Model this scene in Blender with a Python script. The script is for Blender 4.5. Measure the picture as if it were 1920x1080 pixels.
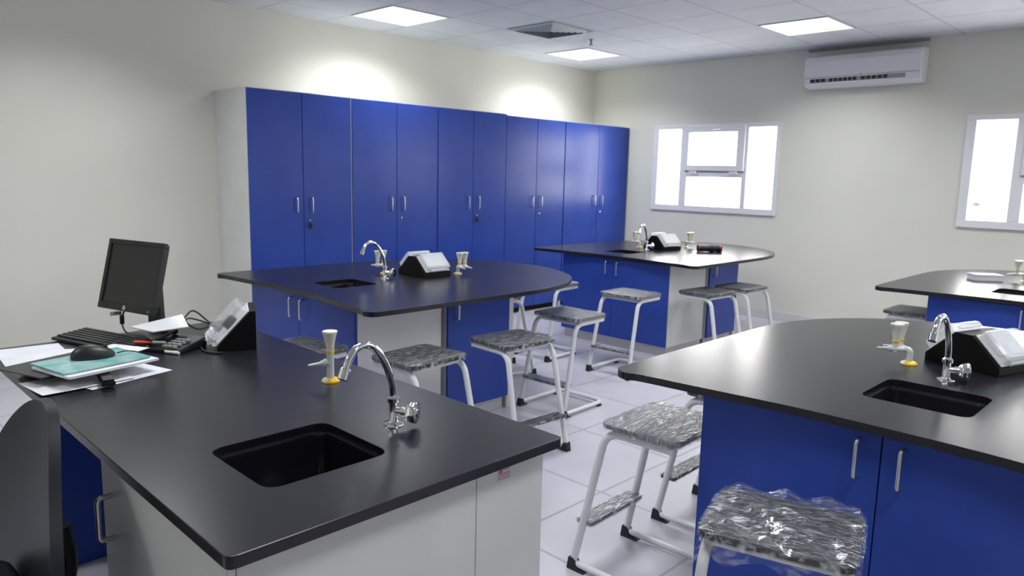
import bpy, bmesh, math, random
from mathutils import Vector, Matrix
random.seed(7)
PI = math.pi
for o in list(bpy.data.objects): bpy.data.objects.remove(o)
SC = bpy.context.scene
COL = SC.collection

# ------------------------------------------------------------------ camera
YAW, PIT, ROL, FPX = 0.775871, 0.153322, 0.023059, 1376.872
cf = Vector((math.cos(YAW)*math.cos(PIT), math.sin(YAW)*math.cos(PIT), -math.sin(PIT)))
cr = Vector((math.sin(YAW), -math.cos(YAW), 0)); cu = cr.cross(cf)
cr2 = cr*math.cos(ROL)+cu*math.sin(ROL); cu2 = -cr*math.sin(ROL)+cu*math.cos(ROL)
cam = bpy.data.cameras.new('camera'); camo = bpy.data.objects.new('camera', cam); COL.objects.link(camo)
camo.matrix_world = Matrix(((cr2.x, cu2.x, -cf.x, 0), (cr2.y, cu2.y, -cf.y, 0), (cr2.z, cu2.z, -cf.z, 1.564), (0, 0, 0, 1)))
cam.sensor_width = 36; cam.lens = FPX/1920*36; cam.clip_start = .02; cam.clip_end = 200
cam.dof.use_dof = True; cam.dof.focus_distance = 2.0; cam.dof.aperture_fstop = 7.0
SC.camera = camo
# ------------------------------------------------------------------ world, view
SC.view_settings.view_transform = 'Standard'; SC.view_settings.look = 'None'
SC.view_settings.gamma = 1; SC.view_settings.use_curve_mapping = False
SC.view_settings.exposure = 0.0
W = bpy.data.worlds.new('World'); SC.world = W; W.use_nodes = True
bg = W.node_tree.nodes['Background']; bg.inputs[0].default_value = (1.0, .985, .965, 1); bg.inputs[1].default_value = 14.0
LAMP_W = 23.5          # watts of each 60 cm ceiling panel

# ------------------------------------------------------------------ room numbers
XB, YL, ZC = 7.952, 6.33, 2.94      # window wall, cabinet wall, ceiling
XF, YR = -1.8, -3.3
PITCH = .6455; GX, GY = 3.835, 5.232   # ceiling grid origin
ZT = .855                           # worktop height

# ------------------------------------------------------------------ materials
def mat(name, col, rough=.5, metal=0, **k):
    m = bpy.data.materials.new(name); m.use_nodes = True
    b = m.node_tree.nodes['Principled BSDF']
    b.inputs['Base Color'].default_value = (*col, 1); b.inputs['Roughness'].default_value = rough
    b.inputs['Metallic'].default_value = metal
    for a, v in k.items(): b.inputs[a.replace('_', ' ')].default_value = v
    return m
def nd(m, t, **k):
    n = m.node_tree.nodes.new(t)
    for a, v in k.items(): setattr(n, a, v)
    return n
def lk(m, a, b): m.node_tree.links.new(a, b)
def add_noise(m, scale=8, c1=None, c2=None, bump=.0, bscale=60, detail=4, stretch=None):
    b = m.node_tree.nodes['Principled BSDF']
    tc = nd(m, 'ShaderNodeTexCoord'); src = tc.outputs['Object']
    if stretch:
        mp = nd(m, 'ShaderNodeMapping'); mp.inputs['Scale'].default_value = stretch
        lk(m, src, mp.inputs[0]); src = mp.outputs[0]
    if c1:
        n = nd(m, 'ShaderNodeTexNoise'); n.inputs['Scale'].default_value = scale; n.inputs['Detail'].default_value = detail
        lk(m, src, n.inputs['Vector'])
        r = nd(m, 'ShaderNodeValToRGB'); r.color_ramp.elements[0].position = .35; r.color_ramp.elements[1].position = .65
        r.color_ramp.elements[0].color = (*c1, 1); r.color_ramp.elements[1].color = (*c2, 1)
        lk(m, n.outputs[0], r.inputs[0]); lk(m, r.outputs[0], b.inputs['Base Color'])
    if bump:
        n = nd(m, 'ShaderNodeTexNoise'); n.inputs['Scale'].default_value = bscale; n.inputs['Detail'].default_value = detail
        lk(m, src, n.inputs['Vector'])
        u = nd(m, 'ShaderNodeBump'); u.inputs['Strength'].default_value = bump; u.inputs['Distance'].default_value = .002
        lk(m, n.outputs[0], u.inputs['Height']); lk(m, u.outputs[0], b.inputs['Normal'])
    return m
def film_mat(name, scale, stretch, lo=.12, hi=.75, col=(.9, .92, .95), rough=.14):
    m = bpy.data.materials.new(name); m.use_nodes = True
    nt = m.node_tree; nt.nodes.remove(nt.nodes['Principled BSDF']); out = nt.nodes['Material Output']
    tc = nd(m, 'ShaderNodeTexCoord'); mp = nd(m, 'ShaderNodeMapping'); mp.inputs['Scale'].default_value = stretch
    mp.inputs['Rotation'].default_value = (0, 0, .35)
    lk(m, tc.outputs['Object'], mp.inputs[0])
    n = nd(m, 'ShaderNodeTexNoise'); n.inputs['Scale'].default_value = scale; n.inputs['Detail'].default_value = 5; n.inputs['Distortion'].default_value = .9
    lk(m, mp.outputs[0], n.inputs['Vector'])
    r = nd(m, 'ShaderNodeMapRange'); r.inputs['From Min'].default_value = .49; r.inputs['From Max'].default_value = .70
    r.inputs['To Min'].default_value = lo; r.inputs['To Max'].default_value = hi
    lk(m, n.outputs[0], r.inputs[0])
    u = nd(m, 'ShaderNodeBump'); u.inputs['Strength'].default_value = .8; u.inputs['Distance'].default_value = .006
    lk(m, n.outputs[0], u.inputs['Height'])
    g = nd(m, 'ShaderNodeBsdfGlossy'); g.inputs['Color'].default_value = (*col, 1); g.inputs['Roughness'].default_value = rough
    d = nd(m, 'ShaderNodeBsdfDiffuse'); d.inputs['Color'].default_value = (*col, 1)
    lk(m, u.outputs[0], g.inputs['Normal']); lk(m, u.outputs[0], d.inputs['Normal'])
    mx = nd(m, 'ShaderNodeMixShader'); mx.inputs[0].default_value = .28
    lk(m, g.outputs[0], mx.inputs[1]); lk(m, d.outputs[0], mx.inputs[2])
    t = nd(m, 'ShaderNodeBsdfTransparent')
    fm = nd(m, 'ShaderNodeMixShader'); lk(m, r.outputs[0], fm.inputs[0]); lk(m, t.outputs[0], fm.inputs[1]); lk(m, mx.outputs[0], fm.inputs[2])
    lk(m, fm.outputs[0], out.inputs[0])
    return m
M = {}
M['wall'] = add_noise(mat('painted_wall', (.72, .71, .63), .75), 1.2, (.71, .70, .62), (.74, .73, .655), bump=.08, bscale=90)
M['blue'] = add_noise(mat('blue_laminate', (.024, .062, .33), .27, Specular_IOR_Level=.25), 3, (.022, .056, .315), (.027, .066, .345), bump=.03, bscale=200)
M['white_board'] = add_noise(mat('white_melamine', (.66, .66, .65), .4), 4, (.63, .63, .625), (.68, .68, .67))
M['edge'] = mat('grey_edging', (.42, .42, .43), .4)
M['top'] = add_noise(mat('black_worktop', (.008, .008, .013), .25), 20, (.007, .007, .012), (.012, .011, .017), bump=.06, bscale=500, detail=2)
M['top'].node_tree.nodes['Principled BSDF'].inputs['Specular IOR Level'].default_value = .45
M['basin'] = mat('black_basin', (.008, .008, .012), .16)
M['chrome'] = mat('chrome', (.86, .86, .88), .07, 1)
M['steel'] = add_noise(mat('brushed_steel', (.62, .62, .63), .32, 1), bump=.15, bscale=150, stretch=(1, 1, .05))
M['plinth'] = mat('silver_plinth', (.55, .55, .56), .35, .6)
M['valve'] = mat('pale_grey_enamel', (.68, .70, .70), .3)
M['knobw'] = mat('ivory_knob', (.78, .78, .70), .35)
M['yellow'] = mat('yellow_plastic', (.85, .55, .02), .35)
M['black'] = mat('black_plastic', (.012, .012, .013), .42)
M['boxblack'] = mat('black_box', (.006, .006, .006), .5, Specular_IOR_Level=.15)
M['tube'] = add_noise(mat('white_powder_tube', (.70, .71, .72), .3), bump=.5, bscale=45)
M['seat'] = mat('dark_grey_seat', (.035, .036, .04), .4)
M['rubber'] = mat('black_rubber', (.01, .01, .014), .6)
M['film'] = film_mat('stretch_film', 26, (1, 7, 1), .0, .62, rough=.09)
M['film_bright'] = film_mat('bright_stretch_film', 24, (1, 6, 1), .18, .85, rough=.12)
M['film_loose'] = film_mat('loose_film', 13, (1, 4, 2), .04, .42, rough=.08)
M['cable'] = mat('black_cable', (.01, .01, .01), .45)
M['paper'] = add_noise(mat('white_paper', (.74, .75, .80), .7), 9, (.70, .71, .76), (.78, .79, .83))
M['teal'] = add_noise(mat('teal_cover', (.22, .47, .46), .2), 11, (.14, .42, .40), (.42, .62, .61))
M['grey'] = mat('grey_plastic', (.3, .3, .3), .5)
M['red'] = mat('red_plastic', (.7, .05, .03), .4)
M['lime'] = mat('lime_sticker', (.7, .85, .05), .5)
M['acwhite'] = mat('white_abs', (.76, .77, .80), .35)
M['dark'] = mat('dark_slot', (.015, .015, .018), .6)
M['frame'] = mat('white_upvc', (.80, .80, .83), .4)
M['metalgrid'] = mat('grey_grille', (.38, .42, .45), .45)
M['lens_red'] = mat('red_ring', (.6, .02, .03), .35)
M['screen'] = mat('dark_screen', (.022, .022, .023), .35)
M['pink'] = mat('pink_label', (.55, .1, .3), .5)
M['navy'] = mat('chair_shell', (.006, .007, .014), .42, Specular_IOR_Level=.3)

def clear_mat(name, fac=.5, col=(.85, .88, .92), rough=.12):
    m = bpy.data.materials.new(name); m.use_nodes = True; nt = m.node_tree
    b = nt.nodes['Principled BSDF']; out = nt.nodes['Material Output']
    b.inputs['Base Color'].default_value = (*col, 1); b.inputs['Roughness'].default_value = rough
    n = nd(m, 'ShaderNodeTexNoise'); n.inputs['Scale'].default_value = 30
    u = nd(m, 'ShaderNodeBump'); u.inputs['Strength'].default_value = .2; lk(m, n.outputs[0], u.inputs['Height']); lk(m, u.outputs[0], b.inputs['Normal'])
    t = nd(m, 'ShaderNodeBsdfTransparent'); x = nd(m, 'ShaderNodeMixShader'); x.inputs[0].default_value = fac
    lk(m, t.outputs[0], x.inputs[1]); lk(m, b.outputs[0], x.inputs[2]); lk(m, x.outputs[0], out.inputs[0])
    return m
M['cover'] = clear_mat('clear_cover', .55)
M['coverd'] = clear_mat('clear_lid', .22)
g = bpy.data.materials.new('window_glass'); g.use_nodes = True
gt = nd(g, 'ShaderNodeBsdfTransparent'); gg = nd(g, 'ShaderNodeBsdfGlossy'); gg.inputs['Roughness'].default_value = .03
gx = nd(g, 'ShaderNodeMixShader'); gx.inputs[0].default_value = .06
lk(g, gt.outputs[0], gx.inputs[1]); lk(g, gg.outputs[0], gx.inputs[2]); lk(g, gx.outputs[0], g.node_tree.nodes['Material Output'].inputs[0])
M['glass'] = g
e = bpy.data.materials.new('lit_diffuser'); e.use_nodes = True
eb = e.node_tree.nodes['Principled BSDF']; eb.inputs['Base Color'].default_value = (.8, .8, .8, 1)
eb.inputs['Emission Color'].default_value = (.93, .97, 1, 1); eb.inputs['Emission Strength'].default_value = .85
M['diffuser'] = e

def grid_mat(name, base, line, px, py, pitchx, pitchy, lw, rough, vary=0, bump=0):
    """tile grid in object space: lines every pitch metres"""
    m = mat(name, base, rough); b = m.node_tree.nodes['Principled BSDF']
    tc = nd(m, 'ShaderNodeTexCoord'); sp = nd(m, 'ShaderNodeSeparateXYZ'); lk(m, tc.outputs['Object'], sp.inputs[0])
    ds = []; cells = []
    for ax, off, pit in ((0, px, pitchx), (1, py, pitchy)):
        a = nd(m, 'ShaderNodeMath', operation='SUBTRACT'); lk(m, sp.outputs[ax], a.inputs[0]); a.inputs[1].default_value = off
        d = nd(m, 'ShaderNodeMath', operation='DIVIDE'); lk(m, a.outputs[0], d.inputs[0]); d.inputs[1].default_value = pit
        fl = nd(m, 'ShaderNodeMath', operation='FLOOR'); lk(m, d.outputs[0], fl.inputs[0]); cells.append(fl)
        pp = nd(m, 'ShaderNodeMath', operation='PINGPONG'); lk(m, d.outputs[0], pp.inputs[0]); pp.inputs[1].default_value = .5
        ds.append(pp)
    mn = nd(m, 'ShaderNodeMath', operation='MINIMUM'); lk(m, ds[0].outputs[0], mn.inputs[0]); lk(m, ds[1].outputs[0], mn.inputs[1])
    lt = nd(m, 'ShaderNodeMapRange'); lt.inputs['From Min'].default_value = lw/pitchx*.5; lt.inputs['From Max'].default_value = lw/pitchx
    lt.inputs['To Min'].default_value = 1; lt.inputs['To Max'].default_value = 0; lk(m, mn.outputs[0], lt.inputs[0])
    cb = nd(m, 'ShaderNodeCombineXYZ'); lk(m, cells[0].outputs[0], cb.inputs[0]); lk(m, cells[1].outputs[0], cb.inputs[1])
    wn = nd(m, 'ShaderNodeTexWhiteNoise'); lk(m, cb.outputs[0], wn.inputs['Vector'])
    ns = nd(m, 'ShaderNodeTexNoise'); ns.inputs['Scale'].default_value = 6; lk(m, tc.outputs['Object'], ns.inputs['Vector'])
    ad = nd(m, 'ShaderNodeMath', operation='MULTIPLY_ADD'); lk(m, wn.outputs[0], ad.inputs[0]); ad.inputs[1].default_value = vary; lk(m, ns.outputs[0], ad.inputs[2])
    r = nd(m, 'ShaderNodeMapRange'); r.inputs['From Min'].default_value = .3; r.inputs['From Max'].default_value = .9+vary
    r.inputs['To Min'].default_value = .94; r.inputs['To Max'].default_value = 1.05; lk(m, ad.outputs[0], r.inputs[0])
    mu = nd(m, 'ShaderNodeVectorMath', operation='SCALE'); mu.inputs[0].default_value = base; lk(m, r.outputs[0], mu.inputs['Scale'])
    mx = nd(m, 'ShaderNodeMix', data_type='RGBA'); lk(m, lt.outputs[0], mx.inputs['Factor']); lk(m, mu.outputs[0], mx.inputs['A']); mx.inputs['B'].default_value = (*line, 1)
    lk(m, mx.outputs['Result'], b.inputs['Base Color'])
    u = nd(m, 'ShaderNodeBump'); u.invert = True; u.inputs['Strength'].default_value = .4; u.inputs['Distance'].default_value = .002
    lk(m, lt.outputs[0], u.inputs['Height']); lk(m, u.outputs[0], b.inputs['Normal'])
    return m
M['floor'] = grid_mat('floor_tiles', (.52, .51, .57), (.34, .33, .38), 3.463, 2.750, .6455, .6455, .009, .33, vary=.25)
M['ceil'] = grid_mat('ceiling_tiles', (.60, .63, .67), (.44, .46, .50), GX, GY, PITCH, PITCH, .012, .85)

# ------------------------------------------------------------------ mesh helpers
def new(name, bm, m, parent=None, smooth=False, bevel=0, bseg=2, sharp=35):
    me = bpy.data.meshes.new(name); bm.normal_update(); bm.to_mesh(me); bm.free()
    o = bpy.data.objects.new(name, me); COL.objects.link(o)
    for x in (m if isinstance(m, (list, tuple)) else [m]): me.materials.append(M[x] if isinstance(x, str) else x)
    if parent: o.parent = parent
    if smooth:
        for p in me.polygons: p.use_smooth = True
        me.set_sharp_from_angle(angle=math.radians(sharp))
    if bevel:
        b = o.modifiers.new('bevel', 'BEVEL'); b.width = bevel; b.segments = bseg; b.limit_method = 'ANGLE'; b.angle_limit = math.radians(40)
    return o
def box(bm, x0, x1, y0, y1, z0, z1, mi=0, mx=None):
    v = [bm.verts.new((x, y, z)) for x in (x0, x1) for y in (y0, y1) for z in (z0, z1)]
    if mx: 
        for q in v: q.co = mx @ q.co
    for f in ((0, 1, 3, 2), (4, 6, 7, 5), (0, 4, 5, 1), (2, 3, 7, 6), (0, 2, 6, 4), (1, 5, 7, 3)):
        fc = bm.faces.new([v[i] for i in f]); fc.material_index = mi
    return v
def B(*a, **k):
    bm = bmesh.new(); box(bm, *a, **k); bmesh.ops.recalc_face_normals(bm, faces=bm.faces); return bm
def smooth_path(pts, n=6):
    pts = [Vector(p) for p in pts]; out = []
    P = [pts[0]*2-pts[1]]+pts+[pts[-1]*2-pts[-2]]
    for i in range(1, len(P)-2):
        for k in range(n):
            t = k/n; a, b, c, d = P[i-1:i+3]
            out.append(.5*((2*b)+(c-a)*t+(2*a-5*b+4*c-d)*t*t+(-a+3*b-3*c+d)*t**3))
    out.append(pts[-1]); return out
def fillet(pts, r, n=6, closed=False):
    """straight polyline with rounded corners"""
    pts = [Vector(p) for p in pts]; out = []
    N = len(pts); rng = range(N) if closed else range(1, N-1)
    if not closed: out.append(pts[0])
    for i in rng:
        p = pts[i]; a = (pts[i-1]-p); b = (pts[(i+1) % N]-p); rr = r[i] if isinstance(r, (list, tuple)) else r
        rr = min(rr, a.length*.49, b.length*.49); p0 = p+a.normalized()*rr; p1 = p+b.normalized()*rr
        for k in range(n+1):
            t = k/n; out.append(p0*(1-t)**2+p*2*t*(1-t)+p1*t*t)
    if not closed: out.append(pts[-1])
    return out
def tube(bm, pts, r, seg=10, closed=False, cap=True, mi=0):
    pts = [Vector(p) for p in pts]; N = len(pts); rings = []; up = None
    for i, p in enumerate(pts):
        if closed: t = (pts[(i+1) % N]-pts[i-1]).normalized()
        else: t = (pts[min(i+1, N-1)]-pts[max(i-1, 0)]).normalized()
        if up is None:
            up = Vector((0, 0, 1)) if abs(t.z) < .9 else Vector((1, 0, 0))
        s = t.cross(up).normalized(); up = s.cross(t).normalized()
        rr = r[i] if isinstance(r, (list, tuple)) else r
        rings.append([bm.verts.new(p+(s*math.cos(2*PI*k/seg)+up*math.sin(2*PI*k/seg))*rr) for k in range(seg)])
    for i in range(N if closed else N-1):
        a, b = rings[i], rings[(i+1) % N]
        for k in range(seg):
            f = bm.faces.new((a[k], a[(k+1) % seg], b[(k+1) % seg], b[k])); f.material_index = mi
    if cap and not closed:
        bm.faces.new(rings[0][::-1]).material_index = mi; bm.faces.new(rings[-1]).material_index = mi
def lathe(bm, prof, mx=None, seg=20, sy=1.0, mi=0):
    rings = []
    for r, z in prof:
        ring = [bm.verts.new((r*math.cos(2*PI*k/seg), r*sy*math.sin(2*PI*k/seg), z)) for k in range(seg)]
        rings.append(ring)
    for a, b in zip(rings, rings[1:]):
        for k in range(seg):
            f = bm.faces.new((a[k], a[(k+1) % seg], b[(k+1) % seg], b[k])); f.material_index = mi
    bm.faces.new(rings[0][::-1]).material_index = mi; bm.faces.new(rings[-1]).material_index = mi
    if mx:
        for ring in rings:
            for v in ring: v.co = mx @ v.co
def prism(bm, poly, h0, h1, axis='z', mi=0, mx=None):
    """extrude 2D polygon along an axis: z -> (x,y); y -> (x,z); x -> (y,z)"""
    def P(a, b, h): return {'z': (a, b, h), 'y': (a, h, b), 'x': (h, a, b)}[axis]
    A = [bm.verts.new(P(a, b, h0)) for a, b in poly]; C = [bm.verts.new(P(a, b, h1)) for a, b in poly]
    if mx:
        for v in A+C: v.co = mx @ v.co
    fs = [bm.faces.new(A[::-1]), bm.faces.new(C)]
    n = len(poly)
    for i in range(n): fs.append(bm.faces.new((A[i], A[(i+1) % n], C[(i+1) % n], C[i])))
    for f in fs: f.material_index = mi
def rrect(x0, x1, y0, y1, r, n=5):
    return [(v.x, v.y) for v in fillet([(x0, y0, 0), (x1, y0, 0), (x1, y1, 0), (x0, y1, 0)], r, n, closed=True)]
def slab(bm, outer, holes, z0, z1):
    """flat plate with rounded holes"""
    def loop(pts, z): 
        v = [bm.verts.new((x, y, z)) for x, y in pts]
        return v, [bm.edges.new((v[i], v[(i+1) % len(v)])) for i in range(len(v))]
    edges = []; loops = []
    for pts in [outer]+holes:
        v, e_ = loop(pts, z1); loops.append(v); edges += e_
    r = bmesh.ops.triangle_fill(bm, use_beauty=True, use_dissolve=False, edges=edges)
    faces = [f for f in r['geom'] if isinstance(f, bmesh.types.BMFace)]
    # drop faces inside the holes
    def inside(p, poly):
        c = False; j = len(poly)-1
        for i in range(len(poly)):
            if (poly[i][1] > p.y) != (poly[j][1] > p.y) and p.x < (poly[j][0]-poly[i][0])*(p.y-poly[i][1])/(poly[j][1]-poly[i][1])+poly[i][0]: c = not c
            j = i
        return c
    bad = [f for f in faces if any(inside(f.calc_center_median(), h) for h in holes)]
    if bad: bmesh.ops.delete(bm, geom=bad, context='FACES_ONLY'); faces = [f for f in faces if f.is_valid]
    for f in faces: 
        f.normal_update()
        if f.normal.z < 0: f.normal_flip()
    low = {}
    for lp in loops:
        for v in lp: low[v] = bm.verts.new((v.co.x, v.co.y, z0))
    for f in list(faces): bm.faces.new([low[v] for v in reversed(f.verts)])
    for lp in loops:
        for i in range(len(lp)):
            a, b = lp[i], lp[(i+1) % len(lp)]; bm.faces.new((a, b, low[b], low[a]))
    bmesh.ops.recalc_face_normals(bm, faces=bm.faces)
def tag(o, label, cat, group=None):
    o['label'] = label; o['category'] = cat
    if group: o['group'] = group
    return o
def thing(name, label, cat, loc=(0, 0, 0), rz=0, group=None):
    o = bpy.data.objects.new(name, None); COL.objects.link(o); o.location = loc; o.rotation_euler = (0, 0, rz); o.empty_display_size = .1
    return tag(o, label, cat, group)
def struct(o): o['kind'] = 'structure'; return o
def dup(root, loc, rz, label, group=None):
    r = root.copy(); COL.objects.link(r); r.location = loc; r.rotation_euler = (0, 0, rz); r['label'] = label
    if group: r['group'] = group
    def rec(a, b):
        for ch in a.children:
            c = ch.copy(); COL.objects.link(c); c.parent = b; rec(ch, c)
    rec(root, r); return r
def rot(axis, a): return Matrix.Rotation(a, 4, axis)
def T(x, y, z): return Matrix.Translation((x, y, z))

# ------------------------------------------------------------------ room shell
struct(new('floor', B(XF-.2, XB+.2, YR-.2, YL+.2, -.1, 0), 'floor'))
struct(new('ceiling', B(XF-.2, XB+.2, YR-.2, YL+.2, ZC, ZC+.1), 'ceil'))
struct(new('wall_left', B(XF-.2, XB+.2, YL, YL+.2, 0, ZC), 'wall'))
struct(new('wall_right', B(XF-.2, XB+.2, YR-.2, YR, 0, ZC), 'wall'))
struct(new('wall_front', B(XF-.2, XF, YR, YL, 0, ZC), 'wall'))
WINS = [(3.70, 5.35), (.255, 1.905), (-3.19, -1.54)]; WZ0, WZ1 = 1.17, 2.205
bm = bmesh.new()
box(bm, XB, XB+.2, YR, YL, 0, WZ0); box(bm, XB, XB+.2, YR, YL, WZ1, ZC)
ys = [YR]+[v for w in sorted(WINS) for v in w]+[YL]
for i in range(0, len(ys), 2): box(bm, XB, XB+.2, ys[i], ys[i+1], WZ0, WZ1)
struct(new('wall_back', bm, 'wall'))
struct(new('baseboard_back', B(XB-.012, XB, YR, YL, 0, .1), 'white_board', bevel=.003))
struct(new('baseboard_left', B(XF, 2.75, YL-.012, YL, 0, .1), 'white_board', bevel=.003))
# thin grey strip at the top of the wall above the air conditioner
struct(new('grey_strip', B(XB-.014, XB-.0005, 2.30, 3.46, ZC-.028, ZC-.0005), 'grey'))

def window(name, y0, y1):
    w = bpy.data.objects.new(name, None); COL.objects.link(w); struct(w); w.location = (XB, (y0+y1)/2, WZ0)
    hw = (y1-y0)/2; H = WZ1-WZ0
    # local y: image left is +y
    bm = bmesh.new(); X0, X1 = -.022, .07
    f = .07
    for a in ((-hw, hw, 0, f), (-hw, hw, H-.05, H), (-hw, -hw+.045, f, H-.05), (hw-.08, hw, f, H-.05),
              (hw-.50, hw-.40, f, H-.05), (-hw+.37, -hw+.43, f, H-.05), (-hw+.43, hw-.50, .415, .49)):
        box(bm, X0, X1, a[0], a[1], a[2], a[3])
    bmesh.ops.recalc_face_normals(bm, faces=bm.faces)
    new('window_frame', bm, 'frame', w, bevel=.004)
    # opening sash, upper middle
    bm = bmesh.new(); a0, a1, b0, b1 = -hw+.405, hw-.475, .49, H-.02; t = .095
    for a in ((a0, a1, b0, b0+.065), (a0, a1, b1-.075, b1), (a0, a0+t, b0+.065, b1-.075), (a1-.045, a1, b0+.065, b1-.075)):
        box(bm, -.045, .03, a[0], a[1], a[2], a[3])
    bmesh.ops.recalc_face_normals(bm, faces=bm.faces)
    s = new('sash', bm, 'frame', w, bevel=.004)
    hb = bmesh.new(); ym = (a0+a1)/2
    box(hb, -.062, -.045, ym-.03, ym+.03, b1-.05, b1-.03); box(hb, -.072, -.058, ym-.075, ym+.015, b1-.046, b1-.034)
    new('sash_handle', hb, 'frame', s, bevel=.003)
    for yy in (a0+.12, a1-.12):
        hb = bmesh.new(); box(hb, -.06, -.02, yy-.045, yy+.045, b0-.032, b0-.006); new('hinge', hb, 'frame', w, bevel=.003)
    new('gasket', B(-.03, -.022, a0, a1, b0-.012, b0-.003), 'grey', w)
    for a in ((-hw+.045, -hw+.37, f, H-.05), (hw-.40, hw-.08, f, H-.05), (-hw+.43, hw-.50, f, .415), (a0+t, a1-.045, b0+.065, b1-.075)):
        bmg = B(.02, .026, a[0]-.004, a[1]+.004, a[2]-.004, a[3]+.004); new('pane', bmg, 'glass', w)
    for q in w.children: 
        if q.name.startswith('pane'): pass
    return w
for i, (a, b) in enumerate(WINS): window('window_%d' % (i+1), a, b)
# daylight portals in the openings (guide the sky light, give none themselves)
for a, b in WINS:
    l = bpy.data.lights.new('sky_portal', 'AREA'); l.shape = 'RECTANGLE'; l.size = 1.03; l.size_y = b-a; l.cycles.is_portal = True
    o = bpy.data.objects.new('sky_portal', l); COL.objects.link(o); o.location = (XB+.15, (a+b)/2, (WZ0+WZ1)/2); o.rotation_euler = (0, PI/2, 0)

# ------------------------------------------------------------------ ceiling fittings
def panel():
    t = thing('ceiling_light', '', 'ceiling light', (0, 0, ZC)); s = PITCH/2-.008
    bm = bmesh.new(); i = s-.014
    for a in ((-s, s, -s, -i), (-s, s, i, s), (-s, -i, -i, i), (i, s, -i, i)): box(bm, *a, -.008, -.0005)
    new('light_frame', bm, 'white_board', t)
    new('diffuser', B(-i, i, -i, i, -.006, -.001), 'diffuser', t)
    l = bpy.data.lights.new('panel_lamp', 'AREA'); l.shape = 'SQUARE'; l.size = 2*i; l.energy = LAMP_W; l.color = (.96, .985, 1.0); l.spread = math.radians(140)
    o = bpy.data.objects.new('panel_lamp', l); COL.objects.link(o); o.parent = t; o.location = (0, 0, -.012)
    return t
cells = [(0, 0, 'square ceiling light panel nearest the cabinet wall, upper left, beside the air vent'),
         (4, 0, 'square ceiling light panel over the far corner by the small sprinkler'),
         (4, -4, 'square ceiling light panel in front of the wall air conditioner')]
first = None
for cx, cy, lab in cells:
    loc = (GX+(cx+.5)*PITCH, GY+(cy+.5)*PITCH, ZC)
    if first is None: first = panel(); first.location = loc; first['label'] = lab; first['group'] = 'ceiling light panels'
    else: dup(first, loc, 0, lab, 'ceiling light panels')
for cx, cy in ((0, -4), (0, -8), (4, -8), (4, -12), (0, -12), (-4, -1), (-4, -5), (-4, -9), (-8, -3)):  # unseen panels; the one nearest the left wall is added to brighten it
    loc = (GX+(cx+.5)*PITCH, GY+(cy+.5)*PITCH, ZC)
    if loc[0] < XF+.4 or loc[1] < YR+.4: continue
    dup(first, loc, 0, 'square ceiling light panel out of view in the near half of the room', 'ceiling light panels')
def vent():
    t = thing('ceiling_vent', 'square grey louvred air vent set in the ceiling between two light panels', 'ceiling vent', (GX+2.5*PITCH, GY-.5*PITCH, ZC))
    s = PITCH/2-.03
    bm = bmesh.new()
    for k, (a, z) in enumerate(((s, -.012), (s-.03, -.008))):
        pass
    i = s-.028
    for a in ((-s, s, -s, -i), (-s, s, i, s), (-s, -i, -i, i), (i, s, -i, i)): box(bm, *a, -.012, -.0005)
    new('vent_frame', bm, 'metalgrid', t, bevel=.003)
    new('backing', B(-i, i, -i, i, -.0022, -.0006), 'dark', t)
    for k in range(6):
        r1 = i-.006-.04*k; r0 = r1-.028; bm = bmesh.new()
        if r0 < .02: break
        A = [bm.verts.new((x*r1, y*r1, -.003)) for x, y in ((-1, -1), (1, -1), (1, 1), (-1, 1))]
        C = [bm.verts.new((x*r0, y*r0, -.022)) for x, y in ((-1, -1), (1, -1), (1, 1), (-1, 1))]
        for j in range(4): bm.faces.new((A[j], A[(j+1) % 4], C[(j+1) % 4], C[j]))
        o = new('louvre', bm, 'metalgrid', t); sm = o.modifiers.new('s', 'SOLIDIFY'); sm.thickness = .002
    return t
vent()
t = thing('sprinkler', 'small dark sprinkler head hanging below the ceiling', 'sprinkler', (6.07, 4.91, ZC))
bm = bmesh.new(); lathe(bm, [(.03, -.004), (.028, -.0005)]); new('escutcheon', bm, 'metalgrid', t)
bm = bmesh.new(); lathe(bm, [(.011, -.05), (.011, -.004)], seg=10); lathe(bm, [(.022, -.058), (.026, -.052), (.012, -.048)], seg=12); new('nozzle', bm, 'grey', t, smooth=True)

# ------------------------------------------------------------------ air conditioner
t = thing('air_conditioner', 'white wall mounted air conditioner high above the windows with dark outlet slots', 'air conditioner', (XB, 2.85, 2.52))
hw, d, h = .555, .20, .325
prof = [(0, 0), (-.12, 0), (-d+.01, .03), (-d, .055), (-d, h-.07), (-d+.02, h-.02), (-d+.06, h), (0, h)]
bm = bmesh.new(); prism(bm, [(x, z) for x, z in prof], -hw, hw, 'y'); bmesh.ops.recalc_face_normals(bm, faces=bm.faces)
new('housing', bm, 'acwhite', t, bevel=.008, bseg=3)
bm = bmesh.new(); prism(bm, [(-d-.006, .105), (-d-.006, h-.068), (-d+.02, h-.014), (-d+.022, h-.03), (-d+.001, h-.075), (-d+.001, .105)], -hw+.09, hw, 'y'); bmesh.ops.recalc_face_normals(bm, faces=bm.faces)
new('front_panel', bm, 'acwhite', t, bevel=.003)
new('outlet', B(-d-.002, -d+.01, -hw+.13, hw-.06, .048, .088), 'grey', t, bevel=.002)
for a, b in ((.33, .49), (.02, .30), (-.27, -.01)):
    bm = bmesh.new(); n = max(3, int((b-a)/.045))
    for k in range(n):
        w_ = (b-a)/n; box(bm, -d-.0045, -d, a+k*w_+.006, a+(k+1)*w_-.006, .053, .086)
    new('outlet_slot', bm, 'dark', t)
new('louvre_flap', B(-d-.005, -d+.006, -hw+.10, hw-.04, .033, .046), 'acwhite', t, bevel=.002)
new('panel_gap', B(-d-.0012, -d, -hw+.01, hw-.01, .097, .1015), 'grey', t)
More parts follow.
